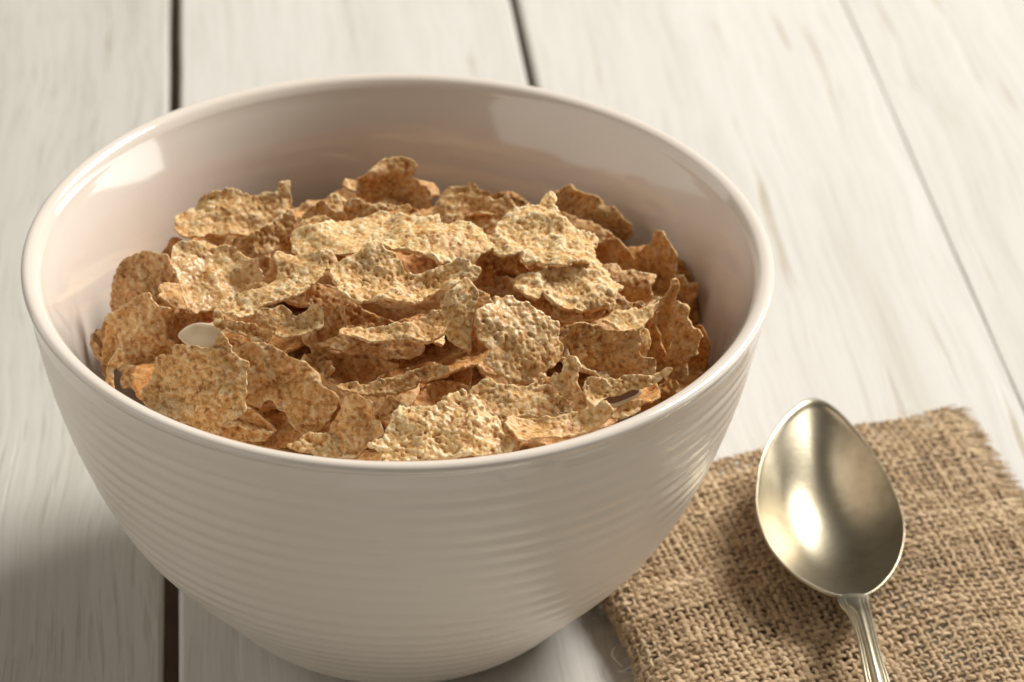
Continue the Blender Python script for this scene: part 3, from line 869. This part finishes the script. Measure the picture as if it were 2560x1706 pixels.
fl('D', [(760, 1065), (848, 985), (1000, 985), (1130, 998), (1280, 975), (1400, 965), (1500, 945), (1558, 1000), (1560, 1030), (1450, 1080), (1300, 1130), (1100, 1190), (900, 1235), (825, 1215), (800, 1130)], (.1, .35, 1), 5, (.04, .30, .05), .3, 'folded flake with amber inside at the front right rim')

for i, (pp, nn, lf, cu, to, lb) in enumerate(F_):
    FLAKES.append(add_flake(pp, nn, lf, cu, to, lb, 100 + 17 * i))

# flakes buried under the visible ones, seen only in the gaps between them
rs = np.random.default_rng(5)
HIDDEN = []
DEEP_SEEN = set(range(44)) | {45, 47, 48, 50, 51, 53, 54, 56, 58, 63, 64, 67, 69, 72, 74, 75, 76, 77, 81, 86, 87, 89, 92, 94, 95, 97}
number = -1
for layer, (depth, count, rmax) in enumerate(((0.95, 44, 5.5), (1.55, 34, 5.4), (2.2, 20, 5.0))):
    for k in range(count):
        rr = rmax * math.sqrt((k + 0.5) / count)
        an = k * 2.39996 + layer * 1.1
        x, y = rr * math.cos(an) + rs.uniform(-.3, .3), rr * math.sin(an) + rs.uniform(-.3, .3)
        P0 = np.array([x, y, heap_z(x, y) - depth * (0.82 if layer == 0 else 1.0) - 0.16 * max(0, y - 1.5) + rs.uniform(-.15, .15)])
        n = np.array([rs.uniform(-.45, .45) - 0.03 * x, rs.uniform(-.6, .3), 1.0])
        fr = frame_of(n)
        kk = rs.integers(9, 12)
        aa = np.sort((np.arange(kk) + rs.uniform(-.3, .3, kk)) * 2 * math.pi / kk)
        ra = rs.uniform(0.85, 1.35) * rs.uniform(0.75, 1.15, kk)
        L2 = np.stack([ra * np.cos(aa) * 1.15, ra * np.sin(aa) * 0.9], 1)
        number += 1
        cu, to = tuple(rs.uniform(-.12, .12, 3)), rs.uniform(.5, 1.0)  # heavier browning paints shade into the hollows between upper flakes
        if number not in DEEP_SEEN:        # nothing of these can be seen between the others
            continue
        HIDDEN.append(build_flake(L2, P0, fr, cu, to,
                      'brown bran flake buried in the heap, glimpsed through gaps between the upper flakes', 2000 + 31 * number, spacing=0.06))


# flakes low down against the wall all round, in the gap beside the heap
for k in range(13):
    an = 0.35 + k * 2 * math.pi / 13 + rs.uniform(-.1, .1)
    rr = rs.uniform(5.7, 6.1)
    x, y = rr * math.cos(an), rr * math.sin(an)
    P0 = np.array([x, y, 6.55 + rs.uniform(-.2, .2) - 0.04 * y])
    fr = frame_of(np.array([-0.45 * math.cos(an) + rs.uniform(-.2, .2), -0.45 * math.sin(an) + rs.uniform(-.3, .1), 1.0]))
    kk = 10
    aa = np.arange(kk) * 2 * math.pi / kk
    ra = rs.uniform(0.75, 1.0) * rs.uniform(0.8, 1.15, kk)
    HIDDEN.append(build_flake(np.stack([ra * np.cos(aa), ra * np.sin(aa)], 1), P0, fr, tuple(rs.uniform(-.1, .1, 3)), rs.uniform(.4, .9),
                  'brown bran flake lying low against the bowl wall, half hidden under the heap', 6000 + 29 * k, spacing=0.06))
# broken bits caught between the large flakes
for k in range(26):
    rr = 5.4 * math.sqrt((k + 0.5) / 26)
    an = k * 2.39996 + 0.7
    x, y = rr * math.cos(an) + rs.uniform(-.3, .3), rr * math.sin(an) + rs.uniform(-.3, .3)
    P0 = np.array([x, y, heap_z(x, y) - 0.12 - 0.05 * max(0, y) + rs.uniform(-.12, .10)])
    fr = frame_of(np.array([rs.uniform(-.5, .5), rs.uniform(-.8, .1), 1.0]))
    kk = rs.integers(6, 9)
    aa = np.sort((np.arange(kk) + rs.uniform(-.3, .3, kk)) * 2 * math.pi / kk)
    ra = rs.uniform(0.26, 0.50) * rs.uniform(0.7, 1.2, kk)
    build_flake(np.stack([ra * np.cos(aa) * 1.25, ra * np.sin(aa) * 0.85], 1), P0, fr, tuple(rs.uniform(-.25, .25, 3)), rs.uniform(.1, .7),
                'small broken bit of bran flake caught between the larger flakes', 8000 + 23 * k, name='flake_fragment', group='broken bits of flake between the larger flakes')


# ------------------------------------------------------------------ almond slices
def almond(poly_px, normal, lift, label, seed, skin_poly=None):
    c = np.mean(poly_px, 0)
    P0, d = ray_heap(c)
    P0 = P0 - d * lift * 0.1
    fr = frame_of(np.asarray(normal, float) * np.array([1, -1, 1]))
    ex, ey, n = fr
    W = on_plane(np.asarray(poly_px, float), P0, n)
    L2 = np.stack([(W - P0) @ ex, (W - P0) @ ey], 1)
    P = spline_closed(L2, 0.04)
    cc = P.mean(0)
    rings = [0.0, 0.35, 0.6, 0.8, 0.92, 0.98, 1.0]
    nP = len(P)
    V, F, th = [], [], 0.09
    for side in (1, -1):
        for s in rings[1:]:
            q = cc + (P - cc) * s
            z = side * th / 2 * (1 if s < 0.9 else (0.8 if s < 0.95 else (0.45 if s < 0.99 else 0.12))) + 0.02 * vnoise(q[:, 0] / .3, q[:, 1] / .3, seed)
            V += np.column_stack([q, z]).tolist()
    K = len(rings) - 1
    top_c = len(V)
    V += [(*cc, th / 2), (*cc, -th / 2)]
    for sd in (0, 1):
        b = sd * K * nP
        for i in range(nP):
            j = (i + 1) % nP
            f = (top_c + sd, b + i, b + j)
            F.append(f if sd == 0 else f[::-1])
            for r in range(K - 1):
                f = (b + r * nP + i, b + (r + 1) * nP + i, b + (r + 1) * nP + j, b + r * nP + j)
                F.append(f if sd == 0 else f[::-1])
    b0, b1 = (K - 1) * nP, (2 * K - 1) * nP
    for i in range(nP):
        j = (i + 1) % nP
        F.append((b0 + i, b1 + i, b1 + j, b0 + j))
    m = Matrix(((ex[0], ey[0], n[0], P0[0] * CM), (ex[1], ey[1], n[1], P0[1] * CM), (ex[2], ey[2], n[2], P0[2] * CM), (0, 0, 0, 1)))
    o = mesh_obj('almond_slice', V, F, ALMOND, None, True, None, m)
    tag(o, label, 'almond slice', 'almond slices among the flakes')
    if skin_poly:
        # the brown skin still clings to one face: a thin sheet of its own
        W = on_plane(np.asarray(skin_poly, float), P0, n)
        S = spline_closed(np.stack([(W - P0) @ ex, (W - P0) @ ey], 1), 0.05)
        k = len(S)
        sv = np.vstack([np.column_stack([S, np.full(k, th / 2 + 0.035)]), np.column_stack([S, np.full(k, th / 2 - 0.02)])])
        sf = [tuple(range(k))] + [(i, i + k, (i + 1) % k + k, (i + 1) % k) for i in range(k)]
        so = mesh_obj('skin', sv, sf, SKIN, o, False)
        place(so, m)
    return o


def regpts(reg, pts):
    ox, oy = REG[reg]
    return [(ox + x * ZS, oy + y * ZS) for x, y in pts]


almond(regpts('C', [(718, 408), (748, 368), (800, 335), (870, 318), (960, 322), (1040, 345), (1065, 420), (1010, 500), (860, 520), (778, 475), (735, 435)]), (-.1, .7, .8), 0, 'pale smooth almond slice showing between the flakes at the left', 3)
almond(regpts('D', [(1395, 955), (1470, 875), (1550, 838), (1650, 815), (1755, 795), (1770, 840), (1650, 910), (1520, 965), (1430, 985)]), (.1, .9, .5), 4, 'almond slice with dark brown skin under the crinkled curl at right front', 4,
       regpts('D', [(1465, 905), (1500, 868), (1560, 842), (1650, 820), (1745, 802), (1740, 835), (1640, 880), (1560, 905)]))

# ------------------------------------------------------------------ burlap napkin
NC = np.array([13.90, 7.17])
EV = np.array([0.250, -0.968])
EU = np.array([-0.903, -0.431])
UW, VW = 11.13, 15.5
napkin = empty('burlap_napkin', (NC[0], NC[1], 0))
tag(napkin, 'folded tan burlap napkin with a frayed right edge lying under the spoon', 'napkin')
RF = 0.38


def cloth(u, v):
    """arc length u from the frayed edge over the top, round the fold and back below; v towards the viewer"""
    flat = UW - RF
    au = np.where(u < flat, u, flat)
    arc = np.clip((u - flat) / RF, 0, math.pi)
    rest = np.clip(u - flat - math.pi * RF, 0, None)
    x = au + RF * np.sin(arc) - rest
    ztop = 0.10 + 2 * RF * np.clip(0.30 + 0.70 * np.clip(u / 4.0, 0, 1) ** 0.8, 0, 1)
    und = 0.05 * vnoise(u / 2.2, v / 2.2, 41) + 0.03 * vnoise(u / 0.9 + 3, v / 0.9, 42)
    top = arc <= 0
    edge_v = np.clip(v / 1.2, 0, 1)
    z = np.where(top, ztop * (0.80 + 0.20 * edge_v) + und, 0.10 + RF + RF * np.cos(arc) + und * np.clip(1 - arc / 3, 0, 1))
    z = np.where(rest > 0, 0.10, z)
    wob = 0.10 * vnoise(u / 1.7, v / 1.7, 43) + 0.05 * vnoise(u / 0.7, v / 0.7, 44)
    P = NC[None] + np.outer(x + wob * 0.6, EU) + np.outer(v + wob, EV)
    return np.column_stack([P, z])


def cloth_n(u, v):
    e = 0.05
    a = cloth(u + e, v) - cloth(u - e, v)
    b = cloth(u, v + e) - cloth(u, v - e)
    n = np.cross(a, b)
    n /= np.linalg.norm(n, axis=1)[:, None] + 1e-9
    s = np.sign((n * np.where((u < UW)[:, None], np.array([[0, 0, 1.0]]), np.array([[EU[0], EU[1], 0.2]]))).sum(1))
    flip = np.where(u > UW - RF + math.pi * RF * 0.75, -1.0, 1.0)
    ref = np.where(u < UW - RF, 1.0, 0.0)
    return n


def tube(path, rad, k, flat=1.0, nrm=None, twist=0.0):
    """tube along path (n,3) with radius array; optionally flattened along nrm"""
    T = np.gradient(path, axis=0)
    T /= np.linalg.norm(T, axis=1)[:, None] + 1e-9
    if nrm is None:
        nrm = np.tile(np.array([0.1, 0.2, 1.0]), (len(path), 1))
    B = np.cross(T, nrm)
    B /= np.linalg.norm(B, axis=1)[:, None] + 1e-9
    Nv = np.cross(B, T)
    a = np.linspace(0, 2 * math.pi, k, endpoint=False)[None, :, None]
    R = rad[:, None, None]
    V = path[:, None, :] + R * (np.cos(a) * B[:, None, :] + flat * np.sin(a) * Nv[:, None, :])
    n = len(path)
    i = np.arange(n - 1)[:, None] * k
    j = np.arange(k)[None, :]
    j2 = (j + 1) % k
    F = np.stack([i + j, i + j2, i + k + j2, i + k + j], -1).reshape(-1, 4)
    return V.reshape(-1, 3), F


class Batch:
    def __init__(self):
        self.V, self.F, self.S, self.n = [], [], [], 0

    def add(self, V, F, shade):
        self.V.append(V)
        self.F.append(F + self.n)
        self.S.append(np.full(len(V), shade))
        self.n += len(V)

    def build(self, name, mat, parent):
        V = np.concatenate(self.V)
        loc = np.array([NC[0], NC[1], 0.0])
        o = mesh_obj(name, V - loc, np.concatenate(self.F), mat, parent, True, {'shade': np.concatenate(self.S)})
        o['kind'] = 'stuff'
        return o


SPC = 0.185
UTOT = UW - RF + math.pi * RF + 6.0
us = np.arange(0.55, UTOT, SPC)
vs_ = np.arange(0.10, VW, SPC)
rn = np.random.default_rng(21)
ju = rn.normal(0, 0.026, len(us))
jv = rn.normal(0, 0.026, len(vs_))
AMP = 0.040
warp, weft = Batch(), Batch()
SEG = 4
for i, u in enumerate(us):          # yarns running towards the viewer
    v = np.arange(0, VW, SPC / SEG)
    uu = u + ju[i] + 0.030 * vnoise(v / 0.5, 0 * v + i * 1.7, 51)
    ph = math.pi * (v - 0.10) / SPC + math.pi * i
    h = AMP * np.cos(ph)
    n = cloth_n(uu, v)
    n *= np.sign(n[:, 2:3] + 1e-9) if u < UW - RF + 0.4 * RF else np.sign((n @ np.array([EU[0], EU[1], 0]))[:, None] + 1e-9)
    p = cloth(uu, v) + n * h[:, None]
    rad = 0.063 * (1 + 0.42 * vnoise(v / 0.45, 0 * v + i * 3.1, 52)) * (1 + 0.25 * rn.normal())
    warp.add(*tube(p, np.clip(rad, 0.036, 0.105), 6, 0.62, n), rn.normal(0, 0.07))
for j, v0 in enumerate(vs_):        # yarns running across, ending in the fringe
    u = np.arange(0.35, UTOT, SPC / SEG)
    vv = v0 + jv[j] + 0.030 * vnoise(u / 0.5, 0 * u + j * 1.3, 53)
    ph = math.pi * (u - 0.55) / SPC + math.pi * j
    h = -AMP * np.cos(ph)
    n = cloth_n(u, vv)
    sg = np.where(u < UW - RF + 0.4 * RF, np.sign(n[:, 2]), np.sign(n @ np.array([EU[0], EU[1], 0.0])))
    n *= sg[:, None]
    p = cloth(u, vv) + n * h[:, None]
    rad = 0.064 * (1 + 0.42 * vnoise(u / 0.45, 0 * u + j * 2.9, 54)) * (1 + 0.22 * rn.normal())
    weft.add(*tube(p, np.clip(rad, 0.036, 0.105), 6, 0.62, n), rn.normal(0, 0.07))
warp.build('lengthwise_yarn', JUTE, napkin)
weft.build('crosswise_yarn', JUTE, napkin)
# frayed ends of the crosswise yarns
fringe = Batch()
for j, v0 in enumerate(vs_):
    for q in range(15):
        ln = rn.uniform(0.45, 0.95)
        s = np.linspace(0, 1, 8)
        u = 0.45 - s * ln
        vv = v0 + rn.normal(0, 0.04) + s * rn.normal(0, 0.12) + 0.05 * np.sin(s * 5 + rn.uniform(0, 6)) * s
        p = cloth(np.clip(u, 0.0, None), vv)
        p[:, :2] += np.outer(np.clip(u, None, 0), EU)
        p[:, 2] = np.maximum(0.03, p[:, 2] * (1 - 0.55 * s ** 1.5) + 0.04 * rn.normal() + 0.05 * s * rn.normal())
        fringe.add(*tube(p, 0.026 * (1 - 0.6 * s) + 0.004, 4), rn.normal(-0.03, 0.10))
fringe.build('fringe', JUTE, napkin)
# loose fibres standing off the weave, thickest along the fold
fuzz = Batch()
for q in range(6500):
    fold = q < 1800
    u0 = rn.uniform(UW - 1.0, UW + 1.0) if fold else rn.uniform(0.3, UW)
    v0 = rn.uniform(0.1, VW - 0.3)
    p0 = cloth(np.array([u0]), np.array([v0]))[0]
    out = np.array([0, 0, 1.0]) if not fold else np.array([EU[0] * 0.8, EU[1] * 0.8, 0.6])
    a = rn.uniform(0, 2 * math.pi)
    d = np.array([math.cos(a), math.sin(a), 0]) * rn.uniform(0.4, 1.0)
    ln = abs(rn.normal(0.16, 0.10)) + 0.08
    s = np.linspace(0, 1, 7)[:, None]
    bend = rn.normal(0, 0.5, 3)
    p = p0 + s * ln * d + out * (0.07 + 0.30 * ln * np.sin(s * math.pi * rn.uniform(.5, 1))) + bend * ln * s ** 2 * np.array([1, 1, 0.2])
    p[:, 2] = np.maximum(p[:, 2], 0.02)
    fuzz.add(*tube(p, 0.0062 * (1 - 0.5 * s[:, 0]), 3), rn.normal(0.15, 0.08))
# two long stray curls at the near left of the fold, one by the spoon
for pts, r in (([(1545, 1610), (1532, 1625), (1530, 1640), (1540, 1652), (1556, 1668)], .010), ([(1556, 1556), (1547, 1575), (1552, 1590), (1528, 1585), (1526, 1578), (1545, 1570)], .009),
               ([(1992, 1524), (2010, 1521), (2032, 1527), (2046, 1540), (2050, 1556)], .010)):
    pts = np.array(pts, float)
    P = on_z(pts, 0.35 if pts[0, 0] < 1900 else 0.95)
    q = resample(P, 0.04, False)
    fuzz.add(*tube(q, np.full(len(q), r), 4), 0.2)
fuzz.build('loose_fibre', JUTE, napkin)

# ------------------------------------------------------------------ spoon
Z7 = 1060 / 2199.0


def z7(pts):
    return np.array([(1500 + x * Z7, 950 + y * Z7) for x, y in pts], float)


TIP_Z, NECK_Z = 2.55, 1.88
pt = on_z([(2033, 998)], TIP_Z)[0]
pn = on_z([(2137, 1484)], NECK_Z)[0]
ey = pt - pn
SLEN = np.linalg.norm(ey)
ey /= SLEN
ex = np.cross(ey, np.array([0.03, 0, 1.0]))
ex /= np.linalg.norm(ex)
ez = np.cross(ex, ey)
spoon = empty('spoon', pn)
tag(spoon, 'old dull silver spoon with ridged handle resting on the burlap napkin', 'spoon')
rimpx = z7([(1090, 95), (1170, 112), (1250, 172), (1330, 262), (1410, 370), (1480, 475), (1532, 585), (1568, 690), (1580, 775), (1570, 865), (1538, 960), (1478, 1045), (1395, 1112), (1330, 1122), (1220, 1118),
            (1100, 1065), (1010, 1008), (930, 930), (872, 850), (832, 750), (812, 650), (814, 560), (832, 430), (870, 330), (930, 232), (1005, 150)])
Wp = on_plane(rimpx, pn, ez)
R2 = np.stack([(Wp - pn) @ ex, (Wp - pn) @ ey], 1)
RP = spline_closed(R2, 0.06)
for _ in range(16):
    RP = 0.5 * RP + 0.25 * (np.roll(RP, 1, 0) + np.roll(RP, -1, 0))
cen = np.array([RP[:, 0].mean(), SLEN * 0.44])
nr = len(RP)
DEPTH, TH = 1.02, 0.11
ss = np.concatenate([np.linspace(0.0, 0.9, 22)[1:], [0.94, 0.97, 0.985]])


ANG = np.arctan2(RP[:, 1] - cen[1], RP[:, 0] - cen[0])
ELL = np.stack([1.55 * np.cos(ANG), 2.55 * np.sin(ANG)], 1)


def ring(s):
    k = min(1.0, s) ** 5
    return cen + s * (k * (RP - cen) + (1 - k) * ELL)


def dish(s):
    return -DEPTH * (1 - s ** 2.3) ** 0.85


SV, SF = [], []
for s in ss:
    q = ring(s)
    SV.append(np.column_stack([q, np.full(nr, dish(np.array(s)))]))
for s, z in ((0.995, 0.012), (1.005, 0.0), (1.012, -0.03), (1.010, -0.07), (1.0, -0.11)):
    SV.append(np.column_stack([ring(s), np.full(nr, z)]))
for s in ss[::-1]:
    q = ring(s)
    SV.append(np.column_stack([q, np.full(nr, dish(np.array(s)) - TH)]))
K = len(SV)
SV = np.vstack(SV + [np.array([[*cen, -DEPTH], [*cen, -DEPTH - TH]])])
for r in range(K - 1):
    for i in range(nr):
        j = (i + 1) % nr
        SF.append((r * nr + i, (r + 1) * nr + i, (r + 1) * nr + j, r * nr + j))
for i in range(nr):
    j = (i + 1) % nr
    SF.append((K * nr, i, j))
    SF.append((K * nr + 1, (K - 1) * nr + j, (K - 1) * nr + i))
SM = Matrix(((ex[0], ey[0], ez[0], pn[0] * CM), (ex[1], ey[1], ez[1], pn[1] * CM), (ex[2], ey[2], ez[2], pn[2] * CM), (0, 0, 0, 1)))
so = mesh_obj('bowl', SV, SF, SILVER, spoon)
place(so, SM)

# handle: centre line and half width read along its length, ridged cross-section
hl = z7([(1222, 1108), (1245, 1172), (1292, 1232), (1330, 1350), (1352, 1460), (1372, 1568)])
hr = z7([(1392, 1108), (1396, 1160), (1412, 1225), (1446, 1372), (1476, 1475), (1506, 1568)])
hz = np.array([NECK_Z - 0.02, NECK_Z + 0.03, NECK_Z + 0.10, NECK_Z + 0.16, NECK_Z + 0.17, NECK_Z + 0.15])
PL = np.array([on_z([a], z)[0] for a, z in zip(hl, hz)])
PR = np.array([on_z([a], z)[0] for a, z in zip(hr, hz)])
# carry on past the edge of the picture and down to the table
c0 = (PL[-1] + PR[-1]) / 2
dr = c0 - (PL[-3] + PR[-3]) / 2
dr /= np.linalg.norm(dr)
half = (PR[-1] - PL[-1]) / 2
for k, (d, z, w) in enumerate(((1.5, NECK_Z + 0.08, 1.0), (3.5, NECK_Z - 0.15, 1.05), (6.0, 1.05, 1.4), (8.0, 0.62, 1.9), (9.5, 0.42, 2.1), (10.3, 0.38, 1.5), (10.6, 0.38, 0.5))):
    c = c0 + dr * d
    c[2] = z
    PL = np.vstack([PL, c - half * w])
    PR = np.vstack([PR, c + half * w])


def smooth_path(P, n):
    out = []
    P = np.vstack([2 * P[0] - P[1], P, 2 * P[-1] - P[-2]])
    t = np.linspace(0, 1, n, endpoint=False)[:, None]
    for i in range(1, len(P) - 2):
        p0, p1, p2, p3 = P[i - 1], P[i], P[i + 1], P[i + 2]
        out.append(0.5 * (2 * p1 + (p2 - p0) * t + (2 * p0 - 5 * p1 + 4 * p2 - p3) * t ** 2 + (3 * p1 - p0 - 3 * p2 + p3) * t ** 3))
    return np.vstack(out + [P[-2][None]])


PL, PR = smooth_path(PL, 10), smooth_path(PR, 10)
nc = 41
a = np.linspace(-1, 1, nc)
# two fine beads along each side, broad rounded middle
pr = 0.10 * np.sqrt(np.clip(1 - (a / 0.48) ** 2, 0, 1)) * (np.abs(a) < 0.48)
for cc, ww, hh in ((0.60, 0.11, 0.055), (0.83, 0.12, 0.05)):
    pr = np.maximum(pr, hh * np.sqrt(np.clip(1 - ((np.abs(a) - cc) / ww) ** 2, 0, 1)))
back = -0.14 * np.sqrt(np.clip(1 - a ** 2, 0, 1))
HV, HF = [], []
for i in range(len(PL)):
    fade = min(1.0, max(0.0, (i - 4) / 14.0))
    c, h = (PL[i] + PR[i]) / 2, (PR[i] - PL[i]) / 2
    up = np.array([0, 0, 1.0])
    flat_top = 0.03 * (1 - a ** 2)
    top = c + np.outer(a, h) + np.outer(fade * pr + (1 - fade) * flat_top, up)
    bot = c + np.outer(a[::-1], h) + np.outer(back[::-1] * (0.5 + 0.5 * fade) - 0.01, up)
    HV.append(np.vstack([top, bot]))
k2 = 2 * nc
HV = np.vstack(HV)
n_ = len(PL)
for i in range(n_ - 1):
    for j in range(k2):
        j2 = (j + 1) % k2
        HF.append((i * k2 + j, i * k2 + j2, (i + 1) * k2 + j2, (i + 1) * k2 + j))
HF.append(tuple(range(k2))[::-1])
HF.append(tuple(range((n_ - 1) * k2, n_ * k2)))
mesh_obj('handle', HV - pn, HF, SILVER, spoon)

# ------------------------------------------------------------------ one stray crumb on the table
cb = on_z([(2455, 1098)], 0.07)[0]
aa = np.linspace(0, 2 * math.pi, 9, endpoint=False)
L2 = np.stack([0.10 * np.cos(aa) * (1 + .2 * np.sin(3 * aa)), 0.075 * np.sin(aa)], 1)
build_flake(L2, cb, frame_of(np.array([.1, -.2, 1.0])), (0, 0, 0), .5, 'tiny bran crumb lying on the plank beyond the frayed napkin corner', 991,
            name='crumb', cat='crumb', group=None)
bpy.context.view_layer.update()
